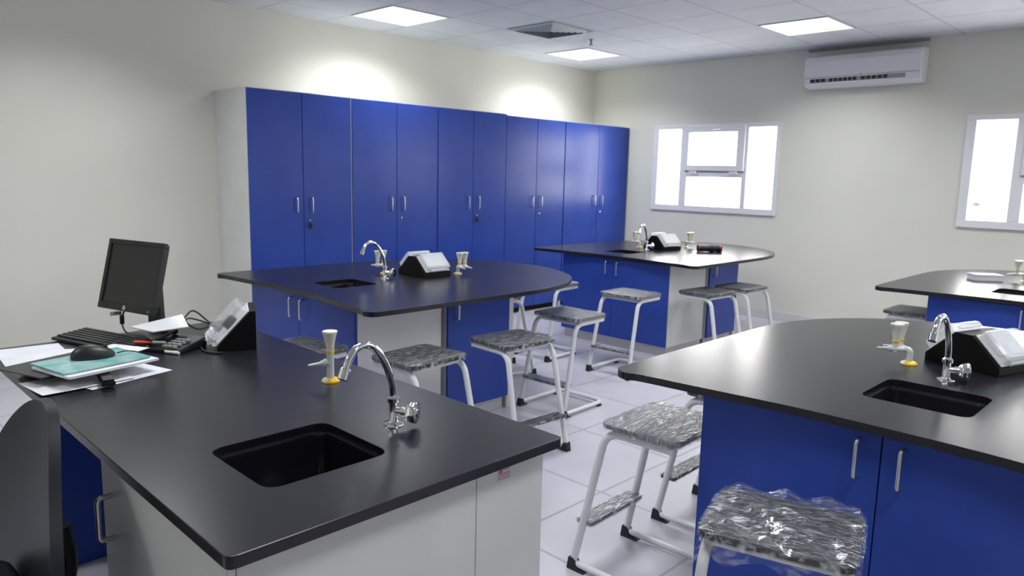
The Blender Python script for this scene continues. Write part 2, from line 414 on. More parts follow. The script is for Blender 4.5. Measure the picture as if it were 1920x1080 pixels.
new('indicator', B(-d-.008, -d-.005, -.02, -.002, .106, .114), 'grey', t)

# ------------------------------------------------------------------ handles
def handle_bm(L, out=.03, r=.006):
    """bar handle along local z, standing off in local -y, centred at origin"""
    bm = bmesh.new(); tube(bm, fillet([(0, 0, -L/2), (0, -out, -L/2), (0, -out, L/2), (0, 0, L/2)], .014, 5), r, 10); return bm

# ------------------------------------------------------------------ tall cabinets
CX = [2.778, 3.755, 4.752, 5.706, 6.683, XB-.014]; YC = 5.75; HC = 2.208
SEAM = [3.263, 4.250, 5.226, 6.203, 7.325]
NAMEC = ['tall blue two-door cupboard at the near end of the row with exposed white side panel',
         'tall blue two-door cupboard second from the near end, behind the tap of the middle island',
         'tall blue two-door cupboard in the middle of the row of five',
         'tall blue two-door cupboard second from the window wall with window glare',
         'widest tall blue two-door cupboard at the far end against the window wall']
for i in range(5):
    x0, x1 = CX[i]+.0015, CX[i+1]-.0015; dz = (0, .0, .0, -.012, -.012)[i]; dy = (0, .004, 0, .004, 0)[i]; h = HC+dz
    t = thing('tall_cupboard', NAMEC[i], 'cupboard', (x0, YC+dy, 0), 0, 'tall blue cupboards along the wall')
    w = x1-x0; D = YL-YC-dy-.002
    bm = bmesh.new(); th = .018
    box(bm, 0, th, .0, D, .0, h); box(bm, w-th, w, .0, D, 0, h); box(bm, th, w-th, 0, D, h-th, h); box(bm, th, w-th, .0, D, .06, .06+th); box(bm, th, w-th, D-.01, D, .06+th, h-th)
    new('carcass', bm, 'white_board', t)
    new('plinth', B(th+.001, w-th-.001, .03, .045, .001, .059), 'boxblack', t)
    s = SEAM[i]-x0
    for k, (a, b) in enumerate(((.003 if i else .0, s-.0025), (s+.0025, w-(.011 if i == 0 else .003)))):
        dr = new('door', B(a, b, -.019, -.001, .065, h-.006), 'blue', t, bevel=.0015, bseg=1)
        hb = handle_bm(.125); hx = s+(-.072 if k == 0 else .072)
        ho = new('handle', hb, 'steel', dr, smooth=True); ho.location = (hx, -.019, 1.262)
        if k == 1:
            bm = bmesh.new(); mx = T(s+.058, -.019, 1.125) @ rot('X', PI/2); lathe(bm, [(.011, 0), (.011, .007), (.008, .009)], mx, 14)
            lo = new('lock', bm, 'chrome', dr, smooth=True)
            if i in (0, 1, 2, 3):
                bm = bmesh.new(); box(bm, s+.056, s+.060, -.045, -.026, 1.119, 1.131)
                if i in (0, 2): 
                    mx = T(s+.058, -.040, 1.095); lathe(bm, [(.009, -.035), (.013, -.02), (.012, .0), (.005, .02)], mx, 10)
                new('key', bm, 'dark', lo)
    if i == 0:
        new('edge_strip', B(w-.010, w-.005, -.019, -.0005, .06, h), 'edge', t)
t = thing('power_outlet', 'small white plastic outlet box on the blue front low beside the teacher bench', 'outlet', (2.83, YC-.020, .345))
bm = B(-.035, .035, -.02, 0, -.06, .06); new('outlet_body', bm, 'acwhite', t, bevel=.005); new('socket_face', B(-.022, .022, -.024, -.0205, -.022, .022), 'white_board', t, bevel=.003)

# ------------------------------------------------------------------ lab islands
HW = .925; LEN = 2.17
def island_outline():
    up = [(.02, .80), (.0, .86), (.03, .912), (.10, .922), (.30, .925), (.66, .925), (1.0, .925), (1.30, .915), (1.56, .86), (1.78, .745), (1.95, .585), (2.08, .36), (2.15, .15), (2.17, 0)]
    pts = up+[(x, -y) for x, y in reversed(up[:-1])]+[(.045, -.55), (.075, -.25), (.08, 0), (.075, .25), (.045, .55)]
    P = [Vector((x, y, 0)) for x, y in pts]; N = len(P); out = []
    for i in range(N):
        a, b, c, d = P[i-1], P[i], P[(i+1) % N], P[(i+2) % N]
        for k in range(5):
            q = k/5; v = .5*((2*b)+(c-a)*q+(2*a-5*b+4*c-d)*q*q+(-a+3*b-3*c+d)*q**3); out.append((v.x, v.y))
    return out
def basin_bm(x0, x1, y0, y1, ztop, dep, r=.04):
    bm = bmesh.new(); loops = []
    spec = [(-.0, 0, r), (-.001, -.012, r), (.012, -.014, r), (.016, -.03, r*.9), (.022, -dep+.03, r*.9), (.05, -dep, r*.7)]
    for ins, z, rr in spec:
        loops.append([bm.verts.new((x, y, ztop+z)) for x, y in rrect(x0+ins, x1-ins, y0+ins, y1-ins, rr)])
    n = len(loops[0])
    for a, b in zip(loops, loops[1:]):
        for i in range(n): bm.faces.new((a[i], a[(i+1) % n], b[(i+1) % n], b[i]))
    bm.faces.new(loops[-1])
    cx, cy = (x0+x1)/2, (y0+y1)/2
    for f in bm.faces: f.normal_update()
    return bm
def worktop(name, label, outline, sink, loc, group, th=.027):
    t = thing(name, label, 'worktop', loc, 0, group)
    bm = bmesh.new(); slab(bm, outline, [rrect(*sink, .045)], -th, 0)
    new('slab', bm, 'top', t, bevel=.005, bseg=3)
    b = new('sink_basin', basin_bm(sink[0]-.002, sink[1]+.002, sink[2]-.002, sink[3]+.002, -.010, .20), 'basin', t, smooth=True, sharp=50)
    sm = b.modifiers.new('s', 'SOLIDIFY'); sm.thickness = .003; sm.offset = -1
    bm = bmesh.new(); lathe(bm, [(.028, 0), (.028, .003), (.02, .004)], T((sink[0]+sink[1])/2, (sink[2]+sink[3])/2, -.209), 16)
    new('drain', bm, 'chrome', b, smooth=True)
    return t
def base_cabinet(label, loc, rz, w, d, doors, handle_side, group, sidew='white_board', hz=.735, zt=ZT-.0275, hin=.06, seam_gap=.004):
    """local: front at y=0 facing -y, width along x from 0, depth +y"""
    t = thing('base_cabinet', label, 'cabinet', loc, rz, group); th = .018; p = .09
    bm = bmesh.new()
    box(bm, 0, th, 0, d, p, zt); box(bm, w-th, w, 0, d, p, zt); box(bm, th, w-th, d-.012, d, p, zt); box(bm, th, w-th, 0, d-.012, p, p+th); box(bm, th, w-th, 0, .06, zt-th, zt)
    new('carcass', bm, sidew, t)
    new('plinth', B(.012, w-.012, .025, d-.012, 0, p-.001), 'plinth', t)
    dw = w/doors
    for k in range(doors):
        a, b = k*dw+seam_gap/2, (k+1)*dw-seam_gap/2
        dr = new('door', B(a, b, -.019, -.001, p+.004, zt-.008), 'blue' if sidew != 'allwhite' else 'white_board', t, bevel=.0015, bseg=1)
        hx = (b-hin if k == 0 else a+hin) if doors == 2 else (a+hin if handle_side < 0 else b-hin)
        ho = new('handle', handle_bm(.12, .032), 'steel', dr, smooth=True); ho.location = (hx, -.019, hz)
    return t
IS = {  # left corner x, centre y
 'middle': (2.105, 3.985), 'far': (5.305, 4.03), 'front': (2.165, .675), 'back': (5.36, .83)}
IL = {'middle': 'black bullet-shaped island worktop in the middle left, in front of the tall cupboards',
      'far': 'black bullet-shaped island worktop at the far end under the left window',
      'front': 'large black bullet-shaped island worktop at the right foreground',
      'back': 'black bullet-shaped island worktop at the far right under the right window'}
CL = {'middle': ('blue two-door base cabinet under the middle left island with white side panel', 'narrow blue cabinet under the middle left island, behind the stools'),
      'far': ('blue two-door base cabinet under the far island with white side panel', 'narrow blue cabinet under the far island beside its white panel'),
      'front': ('blue two-door base cabinet under the right foreground island', 'narrow rear cabinet under the right foreground island'),
      'back': ('blue two-door base cabinet under the far right island', 'narrow rear cabinet under the far right island')}
OUT = island_outline()
for k, (ix, iy) in IS.items():
    sx = {'middle': (.30, .60), 'far': (.33, .62), 'front': (.375, .69), 'back': (.38, .68)}[k]
    sy = {'middle': (-.14, .165), 'far': (-.02, .28), 'front': (-.165, .165), 'back': (0.0, .30)}[k]
    worktop('island_worktop', IL[k], OUT, (sx[0], sx[1], sy[0], sy[1]), (ix, iy, ZT), 'black island worktops')
    base_cabinet(CL[k][0], (ix+.135, iy+.60, 0), -PI/2, 1.20, .60, 2, 0, 'base cabinets under the islands')
    base_cabinet(CL[k][1], (ix+.765, iy-.61, 0), 0, .535, 1.22, 1, -1, 'base cabinets under the islands')
    pn = new('side_panel', B(0, .05, 0, 1.2, 0, ZT-.0275), 'white_board', bevel=.002); pn.location = (ix+1.315, iy-.60, 0)
    tag(pn, {'middle': 'white end panel under the middle left island', 'far': 'white end panel under the far island', 'front': 'white end panel under the right foreground island', 'back': 'white end panel under the far right island'}[k], 'panel', 'white end panels of the islands')

# ------------------------------------------------------------------ teacher bench
DX0, DX1, DY0, DY1 = .537, 1.482, 1.243, 3.345
worktop('bench_worktop', 'black rectangular teacher bench worktop in the left foreground carrying the monitor', rrect(0, DX1-DX0, 0, DY1-DY0, .02, 4), (.195, .53, .225, .545), (DX0, DY0, ZT), None)
def white_cab():
    t = thing('base_cabinet', 'white base cabinet with a bar handle under the near end of the teacher bench', 'cabinet', (.58, 1.30, 0))
    w, d, p, zt = .885, .755, .09, ZT-.0275
    bm = bmesh.new(); th = .018
    box(bm, .0, .632, 0, th, p, zt); box(bm, .634, w, 0, th, p, zt); box(bm, 0, w, d-th, d, p, zt); box(bm, w-th, w, th, d-th, p, zt); box(bm, .0, w-th, th, d-th, p, p+th)
    new('carcass', bm, 'white_board', t, bevel=.001, bseg=1)
    new('plinth', B(.03, w-.02, .02, d-.02, 0, p-.001), 'plinth', t)
    dr = new('door', B(-.019, -.001, .002, d-.002, p+.003, zt-.006), 'white_board', t, bevel=.0015, bseg=1)
    ho = new('handle', handle_bm(.115, .034, .007), 'steel', dr, smooth=True); ho.rotation_euler = (0, 0, -PI/2); ho.location = (-.019, d-.075, .665)
    return t
white_cab()
lb = thing('printed_label', 'small white printed label with purple square on the bench side panel', 'label', (1.301, 1.2995, .795))
new('label_paper', B(-.012, .034, -.001, 0, -.03, .014), 'white_board', lb)
new('label_square', B(-.010, .003, -.0018, -.001, -.009, .010), 'pink', lb)
bm = bmesh.new()
for k, z in enumerate((.007, -.003, -.013, -.019, -.026)): box(bm, .007 if k < 2 else -.010, .031, -.0018, -.001, z, z+.0022)
new('label_text', bm, 'pink', lb)
t = thing('bench_support', 'blue knee space panels under the far end of the teacher bench', 'panel', (0, 0, 0))
new('end_panel', B(.635, 1.44, 3.09, 3.11, 0, ZT-.0275), 'blue', t, bevel=.001); new('modesty_panel', B(1.42, 1.44, 2.06, 3.089, .09, ZT-.0275), 'blue', t, bevel=.001)

# ------------------------------------------------------------------ taps
def faucet(label, loc, rz=0):
    """spout towards local -x, cross knob towards local -y"""
    t = thing('water_tap', label, 'tap', loc, rz, 'chrome gooseneck taps at the sinks')
    bm = bmesh.new(); lathe(bm, [(.030, 0), (.029, .004), (.015, .008), (.0125, .012), (.0125, .062), (.018, .066), (.018, .078), (.011, .084), (.010, .095)], seg=24)
    new('tap_body', bm, 'chrome', t, smooth=True)
    path = smooth_path([(0, 0, .08), (-.004, 0, .115), (-.022, 0, .165), (-.052, 0, .215), (-.092, 0, .246), (-.132, 0, .245), (-.158, 0, .222), (-.172, 0, .194)], 6)
    bm = bmesh.new(); tube(bm, path, .0105, 14); new('spout', bm, 'chrome', t, smooth=True)
    dirv = (Vector(path[-1])-Vector(path[-3])).normalized(); q = dirv.to_track_quat('Z', 'Y').to_matrix().to_4x4()
    bm = bmesh.new(); lathe(bm, [(.0115, -.004), (.0145, .0), (.0145, .026), (.012, .029)], T(*path[-1]) @ q, 18); new('aerator', bm, 'chrome', t, smooth=True)
    mx = T(0, 0, .040) @ rot('Z', math.radians(22)) @ rot('X', PI/2)
    bm = bmesh.new(); lathe(bm, [(.011, .008), (.011, .024), (.0145, .026), (.0145, .038)], mx, 14); new('valve_stem', bm, 'chrome', t, smooth=True)
    bm = bmesh.new(); n = 24; prof = [(.013, .036), (.022, .043), (.028, .056), (.030, .066), (.026, .072), (.011, .073), (.010, .076)]
    rings = []
    for r, z in prof:
        rings.append([bm.verts.new(mx @ Vector((r*(1+.07*math.cos(8*2*PI*k/n*1.0))*math.cos(2*PI*k/n), r*(1+.07*math.cos(8*2*PI*k/n))*math.sin(2*PI*k/n), z))) for k in range(n)])
    for a, b in zip(rings, rings[1:]):
        for k in range(n): bm.faces.new((a[k], a[(k+1) % n], b[(k+1) % n], b[k]))
    bm.faces.new(rings[-1]); bm.faces.new(rings[0][::-1])
    new('tap_knob', bm, 'chrome', t, smooth=True, sharp=50)
    return t
f0 = faucet('chrome gooseneck tap beside the big sink of the teacher bench', (1.201, 1.638, ZT), math.radians(8))
dup(f0, (2.886, 4.03, ZT), 0, 'chrome gooseneck tap on the middle left island')
dup(f0, (2.992, .693, ZT), math.radians(-4), 'chrome gooseneck tap on the right foreground island')
dup(f0, (6.139, 4.16, ZT), math.radians(10), 'chrome gooseneck tap on the far island')

def knob_bm(mx):
    bm = bmesh.new(); n = 24; rings = []
    for r, z, fl in ((.0125, 0, 0), (.0135, .012, .0), (.017, .03, .12), (.024, .058, .16), (.0265, .064, .05), (.0245, .068, 0)):
        rings.append([bm.verts.new(mx @ Vector((r*(1-fl*max(0, math.cos(3*2*PI*k/n)))*math.cos(2*PI*k/n), r*(1-fl*max(0, math.cos(3*2*PI*k/n)))*math.sin(2*PI*k/n), z))) for k in range(n)])
    for a, b in zip(rings, rings[1:]):
        for k in range(n): bm.faces.new((a[k], a[(k+1) % n], b[(k+1) % n], b[k]))
    bm.faces.new(rings[-1]); bm.faces.new(rings[0][::-1]); return bm
def gas_base(t):
    bm = bmesh.new(); lathe(bm, [(.031, 0), (.031, .004), (.026, .010), (.015, .014)], seg=24)
    o = new('base_flange', bm, ['yellow', 'valve'], t, smooth=True)
    for p in o.data.polygons:
        if p.center.x < -.004 and p.center.z > .004: p.material_index = 1
def nozzle(bm, p, d, L=.06):
    q = Vector(d).normalized().to_track_quat('Z', 'Y').to_matrix().to_4x4()
    lathe(bm, [(.0135, -.005), (.0145, .012), (.0115, .018), (.010, .024), (.0065, .03), (.004, L), (.003, L)], T(*p) @ q, 16)
def gas_single(label, loc, rz):
    t = thing('gas_tap', label, 'gas tap', loc, rz)
    gas_base(t)
    bm = bmesh.new(); lathe(bm, [(.0125, .010), (.0125, .100)], seg=20); nozzle(bm, (-.006, 0, .066), (-1, 0, -.16), .068); new('column', bm, 'valve', t, smooth=True)
    bm = bmesh.new(); lathe(bm, [(.0145, .100), (.0145, .107)], seg=20); new('yellow_ring', bm, 'yellow', t, smooth=True)
    new('tap_knob', knob_bm(T(0, 0, .107)), 'knobw', t, smooth=True, sharp=60)
    return t
def gas_double(label, loc, rz):
    """arms spread towards local -x"""
    t = thing('gas_tap', label, 'gas tap', loc, rz, 'double gas taps on the islands')
    gas_base(t)
    bm = bmesh.new(); tube(bm, fillet([(0, 0, .010), (0, 0, .058), (-.03, 0, .058)], .014, 6), .0125, 16); new('column', bm, 'valve', t, smooth=True)
    for s in (-1, 1):
        c = (-.048, s*.024, .058)
        bm = bmesh.new(); tube(bm, fillet([(-.022, 0, .058), (-.030, s*.024, .058), c], .008, 4), .0105, 14); lathe(bm, [(.012, -.012), (.012, .026)], T(*c), 16); nozzle(bm, c, (-1, s*.12, -.10), .066)
        ar = new('valve_arm', bm, 'valve', t, smooth=True)
        bm = bmesh.new(); lathe(bm, [(.0145, .026), (.0145, .033)], T(*c), 18); new('yellow_ring', bm, 'yellow', ar, smooth=True)
        new('tap_knob', knob_bm(T(c[0], c[1], .058+.033)), 'knobw', ar, smooth=True, sharp=60)
    return t
gas_single('single pale grey gas tap with yellow base on the teacher bench', (1.299, 2.128, ZT), math.radians(-40))
g0 = gas_double('double gas tap just left of the chrome tap on the right foreground island', (3.14, .862, ZT), math.radians(-92))
dup(g0, (3.556, .555, ZT), math.radians(90), 'double gas tap at the right edge of the photo on the right foreground island', 'double gas taps on the islands')
dup(g0, (3.02, 4.22, ZT), math.radians(-90), 'double gas tap behind the chrome tap on the middle left island', 'double gas taps on the islands')
dup(g0, (3.425, 3.905, ZT), math.radians(90), 'double gas tap right of the socket box on the middle left island', 'double gas taps on the islands')
dup(g0, (6.264, 4.33, ZT), math.radians(-90), 'double gas tap behind the chrome tap on the far island', 'double gas taps on the islands')
dup(g0, (6.70, 4.055, ZT), math.radians(90), 'double gas tap between socket box and camera lens on the far island', 'double gas taps on the islands')
dup(g0, (6.56, 1.08, ZT), math.radians(-90), 'double gas tap on the far right island at the photo edge', 'double gas taps on the islands')

# ------------------------------------------------------------------ socket boxes
def cover(t, mx, w, l, plug=False, HC_=.046):
    """raised clear lid over a socket plate; local z = outward normal of the slope"""
    bm = bmesh.new(); box(bm, -w/2-.006, w/2+.006, -l/2-.006, l/2+.006, .0, .006); 
    for v in bm.verts: v.co = mx @ v.co
    bmesh.ops.recalc_face_normals(bm, faces=bm.faces)
    pl = new('socket_plate', bm, 'white_board', t, bevel=.002)
    bm = bmesh.new()
    A = [bm.verts.new(mx @ Vector((x, y, .006))) for x, y in rrect(-w/2, w/2, -l/2, l/2, .012, 3)]
    C = [bm.verts.new(mx @ Vector((x, y, HC_*.8))) for x, y in rrect(-w/2, w/2, -l/2, l/2, .012, 3)]
    D = [bm.verts.new(mx @ Vector((x, y, HC_))) for x, y in rrect(-w/2+.008, w/2-.008, -l/2+.008, l/2-.008, .008, 3)]
    n = len(A)
    for a, b in ((A, C), (C, D)):
        for i in range(n): bm.faces.new((a[i], a[(i+1) % n], b[(i+1) % n], b[i]))
    bm.faces.new(D); bmesh.ops.recalc_face_normals(bm, faces=bm.faces)
    box(bm, -w*.35, w*.35, -l/2-.012, -l/2, .012, .024, mx=mx)
    cv = new('clear_cover', bm, 'coverd' if plug else 'cover', t, smooth=True)
    return pl
def socket_ridge(label, loc, rz, L=.235, hw=.147, top=.034, H=.135, wall=.03):
    t = thing('socket_box', label, 'socket box', loc, rz, 'black ridge socket boxes on the islands')
    bm = bmesh.new(); prism(bm, [(-hw, 0), (hw, 0), (hw, wall), (top, H), (-top, H), (-hw, wall)], 0, L, 'x'); bmesh.ops.recalc_face_normals(bm, faces=bm.faces)
    new('box_body', bm, 'boxblack', t, bevel=.002)
    sl = math.atan2(H-wall, hw-top); n = math.hypot(H-wall, hw-top)
    for s in (-1, 1):
        mx = T(L/2, s*(hw+top)/2, (H+wall)/2) @ rot('X', -s*sl) @ T(0, 0, .001)
        pl = cover(t, mx, L*.84, n*.88)
        for k in (-1, 1):
            bm = bmesh.new(); box(bm, k*.045-.03, k*.045+.03, -.03, .03, .006, .012, mx=mx); new('socket_face', bm, 'acwhite', pl)
    return t
b0 = socket_ridge('black ridge socket box with two clear covers on the middle left island', (3.112, 4.035, ZT), 0)
dup(b0, (3.245, .708, ZT), math.radians(-18.5), 'black ridge socket box with two clear covers on the right foreground island')
dup(b0, (6.245, 4.15, ZT), math.radians(-14), 'black ridge socket box with two clear covers on the far island')
R0 = math.radians
t = thing('socket_box', 'black wedge socket box with plugs under a lifted clear cover on the teacher bench', 'socket box', (1.188, 2.764, ZT), R0(-24))
bm = bmesh.new(); prism(bm, [(0, 0), (.145, 0), (.145, .155), (.125, .155), (.0, .02)], 0, .21, 'y'); bmesh.ops.recalc_face_normals(bm, faces=bm.faces)
new('box_body', bm, 'boxblack', t, bevel=.002)
sl = math.atan2(.135, .125); mx = T(.062, .105, .088) @ rot('Y', -sl) @ rot('Z', -PI/2)
pl = cover(t, mx, .175, .165, plug=True, HC_=.055)
for px_, col in ((-.035, 'grey'), (.03, 'black')):
    bm = bmesh.new(); lathe(bm, [(.021, .006), (.021, .03), (.016, .036)], mx @ T(px_, .0, 0), 16, sy=1.3); new('plug', bm, col, pl, smooth=True)
bm = bmesh.new(); rr = random.Random(3)
box(bm, -.085, .085, -.105, -.078, .004, .045, mx=mx)
bmesh.ops.subdivide_edges(bm, edges=bm.edges, cuts=4, use_grid_fill=True)
for v in bm.verts: v.co += Vector((rr.uniform(-1, 1), rr.uniform(-1, 1), rr.uniform(-1, 1)))*.006
new('cover_latch', bm, 'cover', t)

# ------------------------------------------------------------------ stools
def stool(label, loc, rz):
    """legs on local -y side, C frame, sled loops under the seat"""
    t = thing('lab_stool', label, 'stool', loc, rz, 'film-wrapped lab stools')
    SH = .645; a = .172; hx, hy = .197, .165
    bm = bmesh.new(); prism(bm, rrect(-hx, hx, -hy, hy, .045, 6), SH-.024, SH-.002, 'z'); new('seat', bm, 'seat', t, bevel=.006, bseg=3)
    z = SH-.044
    for s in (-1, 1):
        bm = bmesh.new(); tube(bm, fillet([(s*a, hy-.02, z), (s*a, -hy+.015, z), (s*(a+.018), -.272, .02)], [0, .07, 0], 8), .0155, 12); new('leg', bm, 'tube', t, smooth=True)
        bm = bmesh.new(); prism(bm, [(-.292, 0), (-.205, 0), (-.24, .014), (-.262, .052), (-.284, .052)], s*(a+.018)-.018, s*(a+.018)+.018, 'x'); bmesh.ops.recalc_face_normals(bm, faces=bm.faces)
        new('foot_cap', bm, 'rubber', t, bevel=.003)
        bm = bmesh.new(); box(bm, s*(a+.018)-.012, s*(a+.018)+.012, .10, .135, 0, .012); new('glide', bm, 'rubber', t)
    A = a+.018
    bm = bmesh.new(); tube(bm, fillet([(-A, -.258, .026), (-A, .155, .026), (A, .155, .026), (A, -.258, .026)], .06, 7), .0135, 12); new('sled_base', bm, 'tube', t, smooth=True)
    bm = bmesh.new(); tube(bm, [(-a, hy-.04, z), (a, hy-.04, z)], .010, 10); tube(bm, [(-a, -hy+.045, z), (a, -hy+.045, z)], .010, 10); new('seat_rail', bm, 'tube', t, smooth=True)
    k = .20; yb = -.165-(.645-.042-k)/(.603)*.11
    bm = bmesh.new(); prism(bm, rrect(-a-.012, a+.012, yb-.03, yb+.045, .012, 3), k, k+.016, 'z'); new('footrest', bm, 'seat', t, bevel=.002)
    bm = bmesh.new(); prism(bm, rrect(-a-.016, a+.016, yb-.034, yb+.049, .014, 3), k-.003, k+.020, 'z'); new('footrest_film', bm, 'film', t)
    # film around the seat
    rr = random.Random(hash(label) % 1000 if False else len(label))
    bm = bmesh.new(); n = 14
    def surf(u, v, top):
        x = (u-.5)*2; y = (v-.5)*2; k_ = 1/max(1, (abs(x)**8+abs(y)**8)**(1/8))
        return x*k_*(hx+.006), y*k_*(hy+.006)
    grid = {}
    for top in (0, 1):
        for i in range(n+1):
            for j in range(n+1):
                x, y = surf(i/n, j/n, top); edge = i in (0, n) or j in (0, n)
                zz = (SH+.002+rr.uniform(0, .004)) if top else (SH-.034-rr.uniform(0, .006))
                if edge: zz = SH-.003 if top else SH-.03; x *= 1+rr.uniform(-.004, .012); y *= 1+rr.uniform(-.004, .012)
                grid[top, i, j] = bm.verts.new((x, y, zz))
    for i in range(n):
        for j in range(n):
            bm.faces.new([grid[1, i, j], grid[1, i+1, j], grid[1, i+1, j+1], grid[1, i, j+1]])
    for i in range(n):
        for (p, q) in (((i, 0), (i+1, 0)), ((i+1, n), (i, n)), ((0, i+1), (0, i)), ((n, i), (n, i+1))):
            bm.faces.new([grid[0, p[0], p[1]], grid[0, q[0], q[1]], grid[1, q[0], q[1]], grid[1, p[0], p[1]]])
    new('seat_film', bm, 'film', t, smooth=True, sharp=60)
    return t
# position of seat centre, direction the legs face (angle of local -y)
def st(proto, x, y, out_deg, label):
    rz = math.radians(out_deg+90)
    if proto is None: return stool(label, (x, y, 0), rz)
    return dup(proto, (x, y, 0), rz, label)
s0 = st(None, 2.94, 2.87, -90-3, 'film-wrapped dark stool before the narrow blue cabinet of the middle left island')
st(s0, 2.29, 2.90, -90+5, 'dark film-wrapped stool at the white side panel of the middle left island')
st(s0, 3.80, 3.17, 180+2, 'film-wrapped stool with whitish crinkled seat in the central aisle between two islands')
st(s0, 4.87, 3.43, 180+2, 'film-wrapped stool before the right door of the far island cabinet')
st(s0, 4.80, 4.23, 180+4, 'film-wrapped stool before the left door of the far island cabinet, partly behind the middle worktop')
st(s0, 5.47, 3.08, -90-4, 'film-wrapped stool at the white side panel of the far island')
st(s0, 5.98, 3.04, -90-2, 'film-wrapped stool with pinkish sheen right of the narrow cabinet of the far island')
st(s0, 2.36, 1.475, 90+2, 'film-wrapped stool tucked in at the left corner of the right foreground island, whole seat showing')
st(s0, 2.98, 1.49, 90+2, 'film-wrapped stool behind the right foreground island, only its footrest and one leg showing')
st(s0, 5.90, 1.62, 90, 'film-wrapped stool at the near side of the far right island')
st(s0, 3.98, 4.10, 0-20, 'film-wrapped stool behind the white end panel of the middle left island')
st(s0, 1.93, 3.44, 180+8, 'film-wrapped stool behind the teacher bench edge, before the doors of the middle left island')
sI = st(s0, 1.87, .78, 180+16, 'stool bagged in loose clear film in the bottom right foreground before the blue doors')
for q in [o for o in bpy.data.objects if o.get('category') == 'stool' and any(k in o['label'] for k in ('crinkled', 'right door', 'left door', 'tucked in'))]:
    for ch in q.children:
        if ch.name.startswith(('seat_film', 'footrest_film')):
            ch.material_slots[0].link = 'OBJECT'; ch.material_slots[0].material = M['film_bright']
def loose_film(parent, seed, drop=.10, hx=.235, hy=.21, z=.655):
    rr = random.Random(seed); bm = bmesh.new(); n = 26; G = {}
    ph = [(rr.uniform(5, 26), rr.uniform(5, 26), rr.uniform(0, 6), rr.uniform(.002, .006)) for _ in range(7)]
    for i in range(n+1):
        for j in range(n+1):
            x = (i/n-.5)*2; y = (j/n-.5)*2; rad = (abs(x)**5+abs(y)**5)**(1/5)
            f = max(0, rad-.80)/.2; k_ = min(1, .86/max(rad, .01)) if rad > .86 else 1
            X, Y = x*hx*max(k_, .86), y*hy*max(k_, .86)
            w_ = sum(A*math.sin(a*X*3+b*Y*3+p) for a, b, p, A in ph)
            G[i, j] = bm.verts.new((X+rr.uniform(-1, 1)*.004*f, Y+rr.uniform(-1, 1)*.004*f, z+.012+w_-min(f, 1.4)*drop*(.8+.2*math.sin(9*x+7*y))+rr.uniform(-.002, .002)))
    for i in range(n):
        for j in range(n): bm.faces.new([G[i, j], G[i+1, j], G[i+1, j+1], G[i, j+1]])
    return new('loose_film', bm, 'film_loose', parent, smooth=True, sharp=28)
loose_film(sI, 5)

# ------------------------------------------------------------------ camera lens on the far island
t = thing('camera_lens', 'black camera lens with red rings lying on the far island', 'camera lens', (6.49, 3.665, ZT+.036), math.atan2(3.574-3.754, 6.583-6.396))
mx = rot('Y', PI/2)
bm = bmesh.new(); lathe(bm, [(.030, -.118), (.034, -.116), (.034, -.06), (.0315, -.055), (.0315, -.01), (.035, -.006), (.035, .05), (.033, .055), (.035, .06), (.036, .118), (.030, .12)], mx, 28); new('barrel', bm, 'black', t, smooth=True)
for z in (-.110, .104):
    bm = bmesh.new(); lathe(bm, [(.0345, z-.0025), (.0366, z-.002), (.0366, z+.002), (.0345, z+.0025)], mx, 28); new('red_ring', bm, 'lens_red', t, smooth=True)
bm = bmesh.new(); lathe(bm, [(.0355, .008), (.0362, .012), (.0362, .034), (.0355, .038)], mx, 40); new('focus_ring', bm, 'rubber', t)
# white box on far-right island
t = thing('carton', 'small flat white carton on the far right island', 'carton', (6.44, 1.31, ZT), math.radians(-50))
new('carton_body', B(-.10, .10, -.06, .06, 0, .035), 'paper', t, bevel=.002); new('carton_lid', B(-.102, .102, -.062, .062, .0355, .048), 'paper', t, bevel=.002)

# ------------------------------------------------------------------ monitor
t = thing('computer_monitor', 'black tilted computer monitor at the back of the teacher bench', 'monitor', (1.10, 3.235, ZT), math.radians(195.8-90)+PI)
# local: screen faces -y
mh = Matrix.Translation((0, 0, 0))
A = math.radians(195.8)
Cw = Vector((1.058, 3.29, 1.105)); rzm = A+PI/2
t.location = (1.135, 3.22, ZT); t.rotation_euler = (0, 0, rzm)
inv = (T(1.135, 3.22, ZT) @ rot('Z', rzm)).inverted()
c = inv @ Cw; mx = T(*c) @ rot('X', math.radians(-14.3))
w, h = .364, .302
bm = bmesh.new()
for a in ((-w/2, w/2, -h/2, -h/2+.03), (-w/2, w/2, h/2-.02, h/2), (-w/2, -w/2+.02, -h/2+.03, h/2-.02), (w/2-.02, w/2, -h/2+.03, h/2-.02)):
    box(bm, a[0], a[1], -.004, .018, a[2], a[3], mx=mx)
bmesh.ops.recalc_face_normals(bm, faces=bm.faces); bz = new('bezel', bm, 'black', t, bevel=.003)
new('screen', B(-w/2+.018, w/2-.018, .003, .010, -h/2+.028, h/2-.018, mx=mx), 'screen', t)
bm = bmesh.new(); prism(bm, rrect(-w/2+.002, w/2-.002, -h/2+.002, h/2-.002, .015, 4), .012, .03, 'y', mx=mx)
prism(bm, rrect(-w/2+.04, w/2-.04, -h/2+.03, h/2-.03, .03, 4), .03, .055, 'y', mx=mx); bmesh.ops.recalc_face_normals(bm, faces=bm.faces)
new('back_shell', bm, 'black', t, bevel=.006)
bm = bmesh.new(); lathe(bm, [(.010, 0), (.010, .002), (.008, .0025)], mx @ T(0, -.004, -h/2+.015) @ rot('X', PI/2), 16); new('badge', bm, 'steel', t)
new('power_light', B(w/2-.028, w/2-.024, -.0055, -.004, -h/2+.012, -h/2+.016, mx=mx), 'acwhite', t)
bk = mx @ Vector((0, .05, 0))
